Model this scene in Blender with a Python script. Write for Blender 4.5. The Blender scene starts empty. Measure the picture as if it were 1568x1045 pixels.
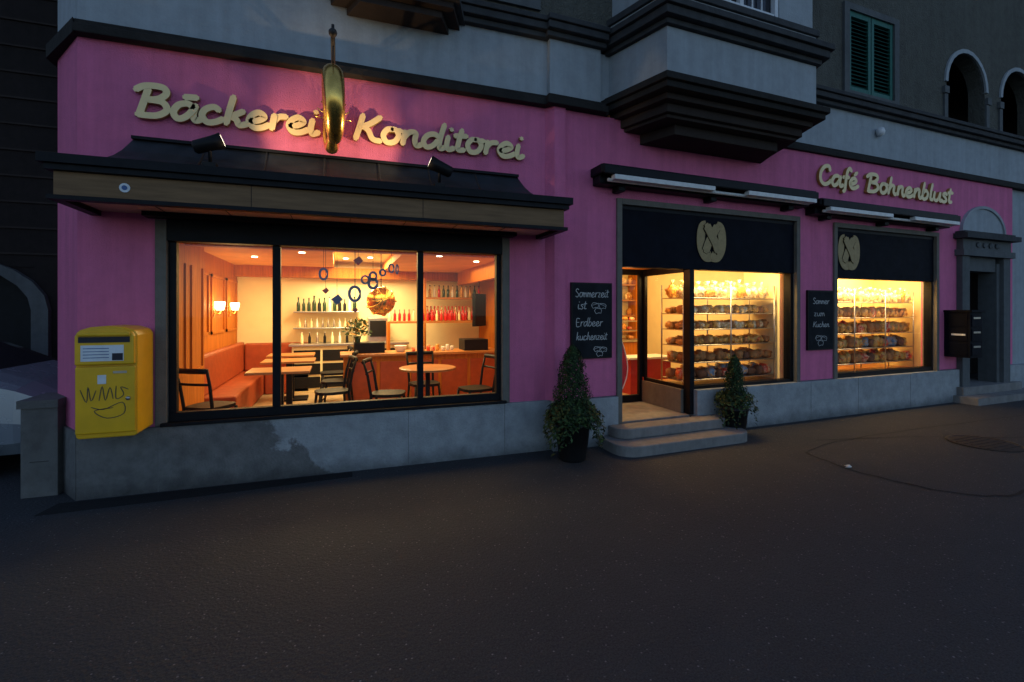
import bpy, math, random
from mathutils import Vector, Matrix, noise
random.seed(7)
scene=bpy.context.scene
D=bpy.data

# ------------------------------------------------------------------ materials
def newmat(name):
    m=D.materials.new(name); m.use_nodes=True
    nt=m.node_tree; b=nt.nodes["Principled BSDF"]
    return m,nt,b
def node(nt,t,**kw):
    n=nt.nodes.new(t)
    for k,v in kw.items(): setattr(n,k,v)
    return n
def ramp(nt,fac,stops):
    r=node(nt,"ShaderNodeValToRGB")
    e=r.color_ramp.elements
    while len(e)<len(stops): e.new(.5)
    for i,(p,c) in enumerate(stops):
        e[i].position=p; e[i].color=(c[0],c[1],c[2],1)
    nt.links.new(fac,r.inputs[0]); return r.outputs[0]
def coords(nt): return node(nt,"ShaderNodeTexCoord").outputs["Object"]
def noi(nt,scale,detail=4,rough=.55,vec=None):
    n=node(nt,"ShaderNodeTexNoise"); n.inputs["Scale"].default_value=scale
    n.inputs["Detail"].default_value=detail; n.inputs["Roughness"].default_value=rough
    nt.links.new(vec if vec is not None else coords(nt),n.inputs["Vector"]); return n.outputs["Fac"]
def mix(nt,fac,a,b,mode="MIX"):
    n=node(nt,"ShaderNodeMix"); n.data_type="RGBA"; n.blend_type=mode
    for s,v in ((n.inputs[0],fac),(n.inputs[6],a),(n.inputs[7],b)):
        if isinstance(v,(int,float)): s.default_value=v
        elif isinstance(v,(tuple,list)): s.default_value=(v[0],v[1],v[2],1)
        else: nt.links.new(v,s)
    return n.outputs[2]
def bump(nt,b,h,strength,dist=.01):
    n=node(nt,"ShaderNodeBump"); n.inputs["Strength"].default_value=strength; n.inputs["Distance"].default_value=dist
    nt.links.new(h,n.inputs["Height"]); nt.links.new(n.outputs[0],b.inputs["Normal"])
def mul(c,k): return tuple(x*k for x in c[:3])
def stucco(name,col,scale=60,bs=.6,var=.18,dirt=.35,rough=.9,bd=.012):
    m,nt,b=newmat(name)
    big=noi(nt,1.3,5,.6); fine=noi(nt,scale,3,.6); mid=noi(nt,9,5,.65)
    c=ramp(nt,big,[(.3,mul(col,1-var)),(.7,mul(col,1+var*.5))])
    c=mix(nt,.5,c,ramp(nt,mid,[(.35,mul(col,1-dirt)),(.6,col)]),"MIX")
    mp=node(nt,"ShaderNodeMapping"); mp.inputs["Scale"].default_value=(7,7,.5)
    nt.links.new(coords(nt),mp.inputs[0])
    st=noi(nt,1,4,.6,mp.outputs[0])
    c=mix(nt,.5,c,ramp(nt,st,[(.35,(.76,.74,.72)),(.6,(1,1,1))]),"MULTIPLY")
    nt.links.new(c,b.inputs["Base Color"]); b.inputs["Roughness"].default_value=rough
    b.inputs["Specular IOR Level"].default_value=.25
    bump(nt,b,fine,bs,bd); return m
def simple(name,col,rough=.5,metal=0,var=.12,scale=12,bs=.08,emit=None,es=0,spec=.5):
    m,nt,b=newmat(name)
    c=ramp(nt,noi(nt,scale,4),[(.3,mul(col,1-var)),(.7,mul(col,1+var))])
    nt.links.new(c,b.inputs["Base Color"]); b.inputs["Metallic"].default_value=metal
    b.inputs["Specular IOR Level"].default_value=spec
    r=node(nt,"ShaderNodeMapRange"); r.inputs[3].default_value=max(.03,rough-.08); r.inputs[4].default_value=min(1,rough+.1)
    nt.links.new(noi(nt,scale*2.3,4),r.inputs[0]); nt.links.new(r.outputs[0],b.inputs["Roughness"])
    if bs: bump(nt,b,noi(nt,scale*4,3),bs,.003)
    if emit: b.inputs["Emission Color"].default_value=(*emit,1); b.inputs["Emission Strength"].default_value=es
    return m
def pack(name,c1,c2,c3,rough=.3,scale=16):
    m,nt,b=newmat(name)
    c=ramp(nt,noi(nt,scale,3,.7),[(.36,c1),(.48,c2),(.62,c3)])
    nt.links.new(c,b.inputs["Base Color"]); b.inputs["Roughness"].default_value=rough
    bump(nt,b,noi(nt,scale*3,3),.5,.01); return m
def wood(name,col,rough=.4,vert=True,spec=.5):
    m,nt,b=newmat(name)
    mp=node(nt,"ShaderNodeMapping"); mp.inputs["Scale"].default_value=(14,14,1.2) if vert else (1.2,14,14)
    nt.links.new(coords(nt),mp.inputs[0])
    g=noi(nt,2,6,.6,mp.outputs[0])
    nt.links.new(ramp(nt,g,[(.3,mul(col,.7)),(.7,mul(col,1.15))]),b.inputs["Base Color"])
    b.inputs["Roughness"].default_value=rough; b.inputs["Specular IOR Level"].default_value=spec; bump(nt,b,g,.1,.003); return m
def glassmat(name,tint=(1,1,1),k=1.0):
    m=D.materials.new(name); m.use_nodes=True; nt=m.node_tree; nt.nodes.clear()
    o=node(nt,"ShaderNodeOutputMaterial"); t=node(nt,"ShaderNodeBsdfTransparent"); t.inputs[0].default_value=(*tint,1)
    g=node(nt,"ShaderNodeBsdfGlossy"); g.inputs["Roughness"].default_value=.02
    f=node(nt,"ShaderNodeFresnel"); ge=node(nt,"ShaderNodeNewGeometry"); mpr=node(nt,"ShaderNodeMapRange")
    mpr.inputs[3].default_value=1.45; mpr.inputs[4].default_value=1/1.45      # same pane seen from either side
    nt.links.new(ge.outputs["Backfacing"],mpr.inputs[0]); nt.links.new(mpr.outputs[0],f.inputs[0])
    mm=node(nt,"ShaderNodeMath",operation="MULTIPLY"); mm.inputs[1].default_value=k
    mx=node(nt,"ShaderNodeMixShader")
    nt.links.new(f.outputs[0],mm.inputs[0]); nt.links.new(mm.outputs[0],mx.inputs[0])
    nt.links.new(t.outputs[0],mx.inputs[1]); nt.links.new(g.outputs[0],mx.inputs[2]); nt.links.new(mx.outputs[0],o.inputs[0])
    return m
def emis(name,col,s):
    m,nt,b=newmat(name); b.inputs["Base Color"].default_value=(*col,1)
    b.inputs["Emission Color"].default_value=(*col,1); b.inputs["Emission Strength"].default_value=s; return m

M={}
M['pink']=stucco("pink_stucco",(.78,.195,.37),85,.8,.08,.12,bd=.012)
M['band']=stucco("pale_band_plaster",(.38,.42,.45),45,.35,.12,.2)
M['upper']=stucco("grey_roughcast",(.125,.125,.108),38,1.0,.25,.35,bd=.03)
M['cornice']=stucco("dark_cornice_stone",(.030,.028,.026),30,.5,.3,.4)
M['cornice2']=stucco("grey_moulding_stone",(.065,.068,.072),30,.4,.3,.4)
M['soffit']=stucco("brown_soffit",(.045,.034,.030),20,.3,.2,.2)
M['darkb']=stucco("dark_brown_wall",(.024,.018,.017),20,.5,.3,.4)
M['stone']=stucco("granite_frame",(.20,.185,.16),120,.4,.2,.3)
M['portal']=stucco("portal_stone",(.13,.14,.145),60,.4,.2,.3)
M['step']=stucco("granite_step",(.26,.25,.24),140,.3,.2,.35)
M['frame']=simple("black_frame_metal",(.005,.006,.009),.5,0,.3,8,spec=.18)
M['panel']=simple("navy_sign_panel",(.0035,.005,.011),.65,0,.3,5,spec=.10)
M['lead']=simple("lead_roof",(.020,.024,.030),.5,.2,.4,6,.3)
M['fascia']=wood("fascia_brown",(.22,.13,.065),.6,False,.2)
M['soffitpink']=simple("canopy_soffit",(.62,.38,.31),.7,0,.2,3)
M['cream_letter']=simple("cream_letter",(.95,.72,.34),.35,0,.06,9)
M['letter_edge']=simple("letter_side_gold",(.45,.3,.08),.4,.4,.1)
M['gold']=simple("gilded_metal",(.90,.55,.13),.25,1,.15,14,.15)
M['goldflat']=simple("gold_logo",(.34,.24,.10),.5,.1,.15,20)
M['black']=simple("black_paint",(.008,.008,.009),.5,spec=.22)
M['blackmat']=simple("slate_board",(.014,.016,.020),.8,0,.35,7,spec=.15)
M['chalk']=simple("chalk",(.50,.50,.48),.9,0,.3,90)
M['white']=simple("white_plastic",(.75,.75,.72),.5)
M['bar']=simple("awning_bar",(.70,.70,.68),.4)
M['yellow']=simple("yellow_enamel",(.82,.46,.008),.35,0,.10,5)
M['conc']=stucco("cabinet_concrete",(.16,.16,.155),60,.5,.25,.4)
M['car']=simple("car_paint_silver_blue",(.28,.32,.37),.25,.3,.04,3,0)
M['rubber']=simple("tyre_rubber",(.02,.02,.02),.85)
M['chrome']=simple("chrome",(.6,.6,.6),.15,1,.03,3,0)
M['glass']=glassmat("window_glass")
M['glassdark']=simple("dark_glass",(.02,.022,.03),.08,0,.1,3,0)
M['lampglass']=simple("headlight_lens",(.6,.62,.65),.1)
M['green']=wood("shutter_green",(.015,.14,.11),.6)
M['orange']=wood("orange_wood",(.52,.17,.022),.6,True,.15)
M['orangeceil']=simple("orange_ceiling",(.72,.32,.06),.7,0,.08,3,spec=.2)
M['cream']=simple("cream_wall",(.86,.76,.46),.8,0,.05,3,spec=.2)
M['ceil']=simple("white_ceiling",(.85,.76,.5),.8,0,.04,3,spec=.2)
M['floor']=simple("tiled_floor",(.45,.33,.2),.35,0,.15,9)
M['redleather']=simple("rust_leather",(.34,.06,.015),.45,0,.15,10)
M['table']=wood("table_wood",(.48,.20,.06),.35,False)
M['brown']=simple("bread_crust",(.48,.19,.05),.7,0,.35,25,.5)
M['brown2']=simple("dark_bread",(.20,.07,.025),.7,0,.35,25,.5)
M['obag']=pack("orange_bag",(.88,.27,.02),(.82,.50,.13),(.58,.10,.012))
M['rbag']=pack("red_bag",(.65,.03,.02),(.8,.1,.04),(.9,.60,.33))
M['wbag']=pack("cellophane_bag",(.93,.86,.68),(.86,.68,.38),(.58,.33,.12),.15,20)
M['ybag']=pack("biscuit_bag",(.93,.58,.15),(.78,.38,.07),(.45,.18,.03),.3,20)
M['bluebag']=pack("blue_bag",(.07,.15,.28),(.28,.34,.42),(.7,.32,.08))
M['redbottle']=simple("red_bottle",(.55,.02,.02),.15,0,.1)
M['greenbottle']=simple("dark_bottle",(.02,.05,.02),.12,0,.1)
M['steel']=simple("steel",(.5,.48,.45),.3,.9,.1)
M['leaf']=simple("leaf_green",(.026,.056,.017),.55,0,.5,14,0,spec=.2)
M['leaf2']=simple("leaf_dark",(.013,.028,.011),.55,0,.5,14,0,spec=.2)
M['leaf3']=simple("leaf_light",(.055,.098,.030),.55,0,.4,14,0,spec=.2)
M['pot']=simple("black_planter",(.009,.009,.010),.45)
M['soil']=simple("soil",(.03,.02,.015),.95)
M['bulb']=emis("lamp_bulb",(1,.72,.35),14)
M['downl']=emis("downlight",(1,.86,.6),12)
M['spotface']=emis("spot_face",(1,.9,.65),9)
M['paper']=simple("paper_label",(.7,.75,.78),.7)
M['ink']=simple("ink_black",(.02,.02,.03),.7)
M['mred']=simple("ornament_red",(.45,.03,.05),.4)
M['mblue']=simple("ornament_blue",(.02,.09,.28),.4)
M['inkdim']=simple("graffiti_grey",(.06,.05,.04),.6)
M['asphd']=stucco("dark_asphalt_strip",(.018,.018,.020),150,.8,.2,.3)
M['crack']=simple("crack_tar",(.008,.008,.008),.9)
M['joint']=simple("plinth_joint",(.14,.14,.14),.9)
M['iron']=simple("cast_iron",(.035,.03,.028),.55,.4,.2)
M['whitewin']=simple("white_window_frame",(.7,.72,.74),.5)

m,nt,b=newmat("plinth_concrete")
sep=node(nt,"ShaderNodeSeparateXYZ"); nt.links.new(coords(nt),sep.inputs[0])
nz=noi(nt,2.2,6,.65)
a1=node(nt,"ShaderNodeMath",operation="MULTIPLY_ADD"); nt.links.new(nz,a1.inputs[0]); a1.inputs[1].default_value=1.1; nt.links.new(sep.outputs[0],a1.inputs[2])
a2=node(nt,"ShaderNodeMath",operation="MULTIPLY_ADD"); nt.links.new(sep.outputs[2],a2.inputs[0]); a2.inputs[1].default_value=1.0; nt.links.new(a1.outputs[0],a2.inputs[2])
mr=node(nt,"ShaderNodeMapRange"); mr.inputs[1].default_value=2.50; mr.inputs[2].default_value=2.56
nt.links.new(a2.outputs[0],mr.inputs[0])
g=ramp(nt,noi(nt,7,6,.7),[(.3,(.11,.11,.11)),(.7,(.21,.21,.205))])
p=ramp(nt,noi(nt,5,6,.7),[(.3,(.26,.28,.29)),(.65,(.40,.43,.45))])
cc=mix(nt,mr.outputs[0],g,p)
dr=node(nt,"ShaderNodeMapRange"); dr.inputs[1].default_value=0; dr.inputs[2].default_value=.16; dr.inputs[3].default_value=.45; dr.inputs[4].default_value=1
a3=node(nt,"ShaderNodeMath",operation="MULTIPLY_ADD"); nt.links.new(noi(nt,4,5,.7),a3.inputs[0]); a3.inputs[1].default_value=-.22; nt.links.new(sep.outputs[2],a3.inputs[2])
a4=node(nt,"ShaderNodeMath",operation="ADD"); nt.links.new(a3.outputs[0],a4.inputs[0]); a4.inputs[1].default_value=.11
nt.links.new(a4.outputs[0],dr.inputs[0])
cc=mix(nt,1,cc,dr.outputs[0],"MULTIPLY")
nt.links.new(cc,b.inputs["Base Color"]); b.inputs["Roughness"].default_value=.92
bump(nt,b,noi(nt,55,4,.7),.9,.014); M['plinth']=m

m,nt,b=newmat("asphalt")
big=noi(nt,.35,6,.6); mid=noi(nt,3,6,.7); fine=noi(nt,110,3,.7)
vor=node(nt,"ShaderNodeTexVoronoi"); vor.inputs["Scale"].default_value=48; nt.links.new(coords(nt),vor.inputs["Vector"])
c=ramp(nt,big,[(.3,(.026,.029,.034)),(.7,(.046,.049,.055))])
c=mix(nt,.5,c,ramp(nt,mid,[(.3,(.020,.022,.026)),(.7,(.055,.057,.061))]))
c=mix(nt,.55,c,ramp(nt,fine,[(.35,(.011,.012,.014)),(.65,(.078,.081,.087))]))
sp=ramp(nt,vor.outputs["Distance"],[(.14,(1,1,1)),(.30,(0,0,0))])
wn=node(nt,"ShaderNodeTexWhiteNoise"); nt.links.new(vor.outputs["Position"],wn.inputs[0])
wr=ramp(nt,wn.outputs["Value"],[(.80,(0,0,0)),(.99,(1,1,1))])
spk=mix(nt,1,sp,wr,"MULTIPLY")
c=mix(nt,spk,c,(.22,.22,.22))
nt.links.new(c,b.inputs["Base Color"]); b.inputs["Roughness"].default_value=.75
b.inputs["Specular IOR Level"].default_value=.3
bump(nt,b,mix(nt,.5,fine,vor.outputs["Distance"]),1.0,.012); M['asphalt']=m

# ------------------------------------------------------------------ mesh builder
BX,BK=4.35,.04            # the street front bends slightly away past this pilaster
def bend(v): return (v[0],v[1]+max(0,v[0]-BX)*BK,v[2])
class Bd:
    def __init__(s): s.v=[];s.f=[];s.m=[];s.sm=[];s.mats=[]
    def mi(s,mat):
        if mat not in s.mats: s.mats.append(mat)
        return s.mats.index(mat)
    def add(s,vs,fs,mat,smooth=False):
        o=len(s.v); s.v+=[tuple(v) for v in vs]; k=s.mi(mat)
        for f in fs: s.f.append([i+o for i in f]); s.m.append(k); s.sm.append(smooth)
    def box(s,x0,x1,y0,y1,z0,z1,mat):
        vs=[(x0,y0,z0),(x1,y0,z0),(x1,y1,z0),(x0,y1,z0),(x0,y0,z1),(x1,y0,z1),(x1,y1,z1),(x0,y1,z1)]
        s.add(vs,[(0,3,2,1),(4,5,6,7),(0,1,5,4),(1,2,6,5),(2,3,7,6),(3,0,4,7)],mat)
    def prism_z(s,poly,z0,z1,mat):
        n=len(poly); vs=[(p[0],p[1],z0) for p in poly]+[(p[0],p[1],z1) for p in poly]
        s.add(vs,[list(range(n))[::-1],list(range(n,2*n))]+[(i,(i+1)%n,(i+1)%n+n,i+n) for i in range(n)],mat)
    def prism_y(s,poly,y0,y1,mat,smooth=False):
        n=len(poly); vs=[(p[0],y0,p[1]) for p in poly]+[(p[0],y1,p[1]) for p in poly]
        s.add(vs,[list(range(n)),list(range(n,2*n))[::-1]]+[(i,i+n,(i+1)%n+n,(i+1)%n) for i in range(n)],mat,smooth)
    def tube(s,pts,r,mat,n=8,cap=True,squash=None):
        pts=[Vector(p) for p in pts]; rs=r if isinstance(r,(list,tuple)) else [r]*len(pts)
        rings=[]; up=Vector((0,0,1)); prev=None
        for i,p in enumerate(pts):
            t=(pts[min(i+1,len(pts)-1)]-pts[max(i-1,0)]).normalized()
            if prev is None:
                a=Vector((1,0,0)) if abs(t.z)>.9 else up
                u=t.cross(a).normalized()
            else: u=(prev-t*prev.dot(t)).normalized()
            prev=u; w=t.cross(u).normalized()
            rings.append([p+(u*math.cos(2*math.pi*k/n)+w*math.sin(2*math.pi*k/n))*rs[i] for k in range(n)])
        vs=[v for R in rings for v in R]; fs=[]
        for i in range(len(rings)-1):
            for k in range(n): fs.append((i*n+k,i*n+(k+1)%n,(i+1)*n+(k+1)%n,(i+1)*n+k))
        if cap: fs.append(tuple(range(n))[::-1]); fs.append(tuple(range((len(rings)-1)*n,len(rings)*n)))
        s.add(vs,fs,mat,True)
    def lathe(s,cx,cy,prof,mat,n=16,smooth=True):
        vs=[];fs=[]
        for r,z in prof:
            for k in range(n):
                a=2*math.pi*k/n; vs.append((cx+r*math.cos(a),cy+r*math.sin(a),z))
        for i in range(len(prof)-1):
            for k in range(n): fs.append((i*n+k,i*n+(k+1)%n,(i+1)*n+(k+1)%n,(i+1)*n+k))
        fs.append(tuple(range(n))[::-1]); fs.append(tuple(range((len(prof)-1)*n,len(prof)*n)))
        s.add(vs,fs,mat,smooth)
    def blob(s,c,r,mat,nz=.15,nu=9,nv=6,sq=1):
        vs=[];fs=[];sd=random.random()*50
        for j in range(nv+1):
            t=math.pi*j/nv
            for i in range(nu):
                a=2*math.pi*i/nu
                d=Vector((math.sin(t)*math.cos(a),math.sin(t)*math.sin(a),math.cos(t)))
                if sq<1: d=Vector([math.copysign(abs(q)**sq,q) for q in d])
                k=1+nz*noise.noise(d*2+Vector((sd,0,0)))*2
                vs.append((c[0]+d.x*r[0]*k,c[1]+d.y*r[1]*k,c[2]+d.z*r[2]*k))
        for j in range(nv):
            for i in range(nu): fs.append((j*nu+i,(j+1)*nu+i,(j+1)*nu+(i+1)%nu,j*nu+(i+1)%nu))
        s.add(vs,fs,mat,True)
    def ribbon(s,pts,w,y0,y1,mat,side=None):
        P=[Vector(p) for p in pts]; L=[];R=[]
        n=len(P)
        for i in range(n):
            t=(P[min(i+1,n-1)]-P[max(i-1,0)])
            if t.length<1e-6: t=Vector((1,0))
            t.normalize(); nn=Vector((-t.y,t.x)); k=w/2
            if i==0 or i==n-1: k*=.55
            L.append(P[i]+nn*k); R.append(P[i]-nn*k)
        t0=(P[0]-P[1]).normalized()*w*.3; t1=(P[-1]-P[-2]).normalized()*w*.3
        LL=[L[0]+t0*.6]+L+[L[-1]+t1*.6]; RR=[R[0]+t0*.6]+R+[R[-1]+t1*.6]; m_=len(LL)
        vs=[(p.x,y0,p.y) for p in LL]+[(p.x,y0,p.y) for p in RR]
        s.add(vs,[(i,i+m_,i+1+m_,i+1) for i in range(m_-1)],mat)
        loop=LL+RR[::-1]; q=len(loop)
        vs=[(p.x,y0,p.y) for p in loop]+[(p.x,y1,p.y) for p in loop]
        s.add(vs,[(i,(i+1)%q,(i+1)%q+q,i+q) for i in range(q)],side or mat)
    def wall(s,x0,x1,z0,z1,y0,y1,ops,mat,reveal=None):
        xs=sorted(set([x0,x1]+[v for o in ops for v in o[:2] if x0<v<x1]+([BX] if x0<BX<x1 else [])))
        zs=sorted(set([z0,z1]+[v for o in ops for v in o[2:] if z0<v<z1]))
        def solid(i,j):
            if i<0 or j<0 or i>=len(xs)-1 or j>=len(zs)-1: return False
            cx=(xs[i]+xs[i+1])/2; cz=(zs[j]+zs[j+1])/2
            return not any(o[0]<cx<o[1] and o[2]<cz<o[3] for o in ops)
        rv=reveal or mat
        for i in range(len(xs)-1):
            for j in range(len(zs)-1):
                if not solid(i,j): continue
                a,b_,c_,d_=xs[i],xs[i+1],zs[j],zs[j+1]
                s.add([(a,y0,c_),(b_,y0,c_),(b_,y0,d_),(a,y0,d_)],[(0,1,2,3)],mat)
                s.add([(a,y1,c_),(b_,y1,c_),(b_,y1,d_),(a,y1,d_)],[(3,2,1,0)],mat)
                if not solid(i-1,j): s.add([(a,y0,c_),(a,y1,c_),(a,y1,d_),(a,y0,d_)],[(3,2,1,0)],rv)
                if not solid(i+1,j): s.add([(b_,y0,c_),(b_,y1,c_),(b_,y1,d_),(b_,y0,d_)],[(0,1,2,3)],rv)
                if not solid(i,j-1): s.add([(a,y0,c_),(b_,y0,c_),(b_,y1,c_),(a,y1,c_)],[(3,2,1,0)],rv)
                if not solid(i,j+1): s.add([(a,y0,d_),(b_,y0,d_),(b_,y1,d_),(a,y1,d_)],[(0,1,2,3)],rv)
    def build(s,name,parent=None,bevel=0,subd=0):
        me=D.meshes.new(name); me.from_pydata([bend(v) for v in s.v],[],s.f)
        for mk in s.mats: me.materials.append(M[mk])
        me.polygons.foreach_set("material_index",s.m); me.polygons.foreach_set("use_smooth",s.sm); me.update()
        ob=D.objects.new(name,me); scene.collection.objects.link(ob)
        if parent: ob.parent=parent
        if bevel:
            b_=ob.modifiers.new("bevel","BEVEL"); b_.width=bevel; b_.segments=2; b_.limit_method="ANGLE"; b_.angle_limit=math.radians(40)
        return ob
def empty(name):
    e=D.objects.new(name,None); scene.collection.objects.link(e); return e
def cr(pts,k=6):
    P=[Vector(p) for p in pts]; out=[]
    if len(P)==2: return [P[0].lerp(P[1],i/3) for i in range(4)]
    for i in range(len(P)-1):
        p0=P[max(i-1,0)];p1=P[i];p2=P[i+1];p3=P[min(i+2,len(P)-1)]
        for j in range(k):
            t=j/k
            out.append(.5*((2*p1)+(p2-p0)*t+(2*p0-5*p1+4*p2-p3)*t*t+(3*p1-p0-3*p2+p3)*t**3))
    out.append(P[-1]); return out

# ------------------------------------------------------------------ script letters
G={
'a':([[(.85,.8),(.6,1.0),(.25,.85),(.05,.4),(.2,.03),(.5,.15),(.8,.6),(.95,1.0)],[(.95,1.0),(.82,.4),(.92,.03),(1.2,.2)]],1.13),
'c':([[(.78,.78),(.55,1.0),(.2,.8),(.05,.4),(.25,.02),(.6,.08),(.95,.35)]],.95),
'e':([[(.08,.40),(.45,.48),(.72,.75),(.5,1.0),(.2,.8),(.05,.4),(.25,.02),(.6,.05),(.98,.32)]],.95),
'k':([[(.42,1.85),(.25,1.0),(.08,0)],[(.85,.98),(.55,.75),(.2,.5)],[(.25,.52),(.5,.4),(.65,.05),(1.0,.2)]],1.0),
'r':([[(.22,1.0),(.15,.5),(.08,0)],[(.13,.45),(.4,.88),(.78,.95)]],.8),
'i':([[(.2,1.0),(.1,.35),(.2,.02),(.5,.2)],[(.34,1.42),(.38,1.56)]],.5),
'n':([[(.2,1),(.12,.5),(.05,0)],[(.1,.45),(.4,.93),(.7,.9),(.65,.4),(.75,.03),(1.05,.2)]],1.03),
'o':([[(.5,.98),(.25,.93),(.05,.5),(.2,.05),(.55,.1),(.78,.55),(.65,.95),(.45,.98)],[(.65,.93),(.98,.95)]],.92),
'd':([[(.85,.8),(.6,1.0),(.25,.85),(.05,.4),(.2,.03),(.5,.15),(.8,.6)],[(1.15,1.85),(.95,1.0),(.85,.3),(.92,.03),(1.2,.2)]],1.13),
't':([[(.42,1.6),(.25,.8),(.18,.1),(.55,.12)],[(0,1.08),(.3,1.12),(.7,1.15)]],.65),
'B':([[(.42,1.7),(.25,.9),(.05,0)],[(-.1,1.45),(.3,1.78),(.95,1.8),(1.1,1.45),(.8,1.08),(.35,.95)],[(.45,.97),(.95,.9),(1.12,.45),(.7,.05),(-.05,.02)]],1.33),
'K':([[(.42,1.78),(.25,.9),(.05,0)],[(1.25,1.75),(.75,1.2),(.25,.85)],[(.4,.95),(.65,.7),(.85,.15),(1.25,.05)]],1.3),
'C':([[(1.05,1.35),(.95,1.78),(.5,1.7),(.12,1.1),(.1,.4),(.45,.02),(.9,.2),(1.15,.5)]],1.2),
'f':([[(.95,1.6),(.75,1.88),(.5,1.5),(.33,.6),(.2,-.3),(0,-.42)],[(.05,.95),(.4,.98),(.75,1.02)]],.75),
'h':([[(.45,1.85),(.25,.9),(.05,0)],[(.12,.45),(.45,.95),(.72,.85),(.65,.35),(.8,.03),(1.05,.2)]],1.05),
'b':([[(.42,1.85),(.18,.8),(.1,.2),(.3,.0),(.65,.2),(.78,.7),(.5,.98),(.17,.6)]],.95),
'l':([[(.45,1.85),(.22,.9),(.15,.1),(.5,.12)]],.5),
'u':([[(.2,1),(.08,.3),(.3,.02),(.6,.2),(.82,.7),(.9,1)],[(.9,1),(.8,.3),(.9,.03),(1.15,.2)]],1.1),
's':([[(.75,.85),(.5,1),(.22,.8),(.5,.5),(.62,.2),(.3,0),(0,.12)]],.8),
'm':([[(.1,1),(.05,0)],[(.08,.5),(.35,.95),(.5,.5),(.48,0)],[(.5,.5),(.8,.95),(.95,.5),(1,0)]],1.15),
'z':([[(.05,.95),(.65,.95)],[(.65,.95),(.05,.05)],[(.05,.05),(.7,.05)]],.85),
'S':([[(.9,1.5),(.5,1.75),(.15,1.35),(.5,.95),(.85,.5),(.5,0),(.05,.2)]],1.05),
'E':([[(.85,1.6),(.15,1.6),(.1,0),(.85,0)],[(.1,.85),(.7,.85)]],1.0),
' ':([],.6)}
G['ä']=(G['a'][0]+[[(.45,1.38),(.7,1.42),(1.02,1.44)]],G['a'][1])
G['é']=(G['e'][0]+[[(.5,1.3),(.85,1.62)]],G['e'][1])
def word(bd,txt,x0,x1,zb,sz,w,y0,y1,mat,side=None,jit=.002):
    adv=sum(G[c][1] for c in txt); sx=(x1-x0)/adv; x=x0; k=0
    for c in txt:
        for st in G[c][0]:
            pts=[(x+p[0]*sx,zb+p[1]*sz) for p in cr(st)]
            bd.ribbon(pts,w,y0-(k%4)*jit,y1,mat,side); k+=1
        x+=G[c][1]*sx

# ------------------------------------------------------------------ the bakery building
bld=empty("pink_bakery_building")
FR=-.05
w=Bd()
w.wall(0,4.30,.57,3.91,0,.2,[(.55,3.87,.57,2.40)],'pink')
w.add([(4.30,0,.57),(4.38,FR-.04,.57),(4.38,FR-.04,3.91),(4.30,0,3.91)],[(0,1,2,3)],'pink')
w.wall(4.38,4.52,.57,3.91,FR-.04,.2,[],'pink')
w.wall(4.52,14.13,.57,3.91,FR,.2,[(5.23,8.36,.5,2.95),(9.09,11.74,.5,2.92),(12.41,13.8,.5,3.42)],'pink')
def cham(z0,z1,mat,o=0):
    w.prism_z([(0,-o),(.0,.25),(-.30,.75),(-.37-o,.55-o*.2)],z0,z1,mat)
    w.prism_z([(-.37-o,.55-o*.2),(-.30,.75),(-.2,7),(-.37-o,7)],z0,z1,mat)
cham(.575,3.908,'pink'); cham(3.91,4.03,'cornice',.08); cham(4.032,4.68,'band'); cham(4.68,4.88,'cornice2',.1); cham(4.882,8,'upper')
w.box(-.3,26,5.6,5.7,0,9.0,'darkb'); w.box(-.3,26,.3,5.7,9.01,9.1,'darkb'); w.box(12.0,12.1,.26,2.0,0,3.9,'darkb'); w.box(12,26,1.9,2.0,0,4.6,'darkb'); w.box(12,26,.31,2.0,4.0,4.1,'darkb')
w.build("pink_walls",bld)
p=Bd()
p.wall(.003,4.36,-.2,.568,-.03,.2,[],'plinth')
p.prism_z([(0,-.03),(0,.25),(-.30,.75),(-.40,.54)],-.2,.573,'plinth')
p.prism_z([(-.40,.54),(-.30,.75),(-.2,7),(-.40,7)],-.2,.572,'plinth')
p.wall(4.363,5.23,-.2,.56,FR-.05,.2,[],'plinth')
p.wall(6.44,12.29,-.2,.56,FR-.05,.2,[],'plinth')
p.wall(13.85,16,-.2,.56,FR-.05,.2,[],'plinth')
for x in (.58,2.75,3.80): p.box(x,x+.004,-.0325,-.02,0,.566,'joint')
for x in (7.3,8.55,9.6,10.9): p.box(x,x+.004,FR-.0525,FR-.03,0,.558,'joint')
p.build("plinth_walls",bld)
u=Bd()
u.wall(0,14.13,4.03,4.68,.0,.2,[],'band')
u.wall(14.13,26,-.2,4.68,.0,.3,[(16,17,.1,2.6)],'band')
u.box(4.33,5.0,-.07,-.002,4.03,4.68,'band')
u.build("pale_band_walls",bld)
cn=Bd()
for (a,b_) in ((.002,4.30),(5.05,5.10),(8.05,26)):
    cn.box(a,b_,-.10,.1,3.91,3.985,'cornice'); cn.box(a,b_,-.07,.1,3.987,4.03,'cornice')
cn.box(4.27,5.05,-.17,.1,3.912,3.987,'cornice'); cn.box(4.29,5.04,-.14,.1,3.989,4.032,'cornice')
for (a,b_) in ((.002,4.30),(8.1,26)):
    cn.box(a,b_,-.07,.1,4.68,4.74,'cornice2'); cn.box(a,b_,-.13,.1,4.742,4.82,'cornice2'); cn.box(a,b_,-.16,.1,4.822,4.88,'cornice2')
cn.box(4.28,5.05,-.13,.1,4.682,4.742,'cornice2'); cn.box(4.27,5.05,-.19,.1,4.744,4.822,'cornice2'); cn.box(4.26,5.05,-.22,.1,4.824,4.884,'cornice2')
cn.build("cornices",bld,.008)
up=Bd()
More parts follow.
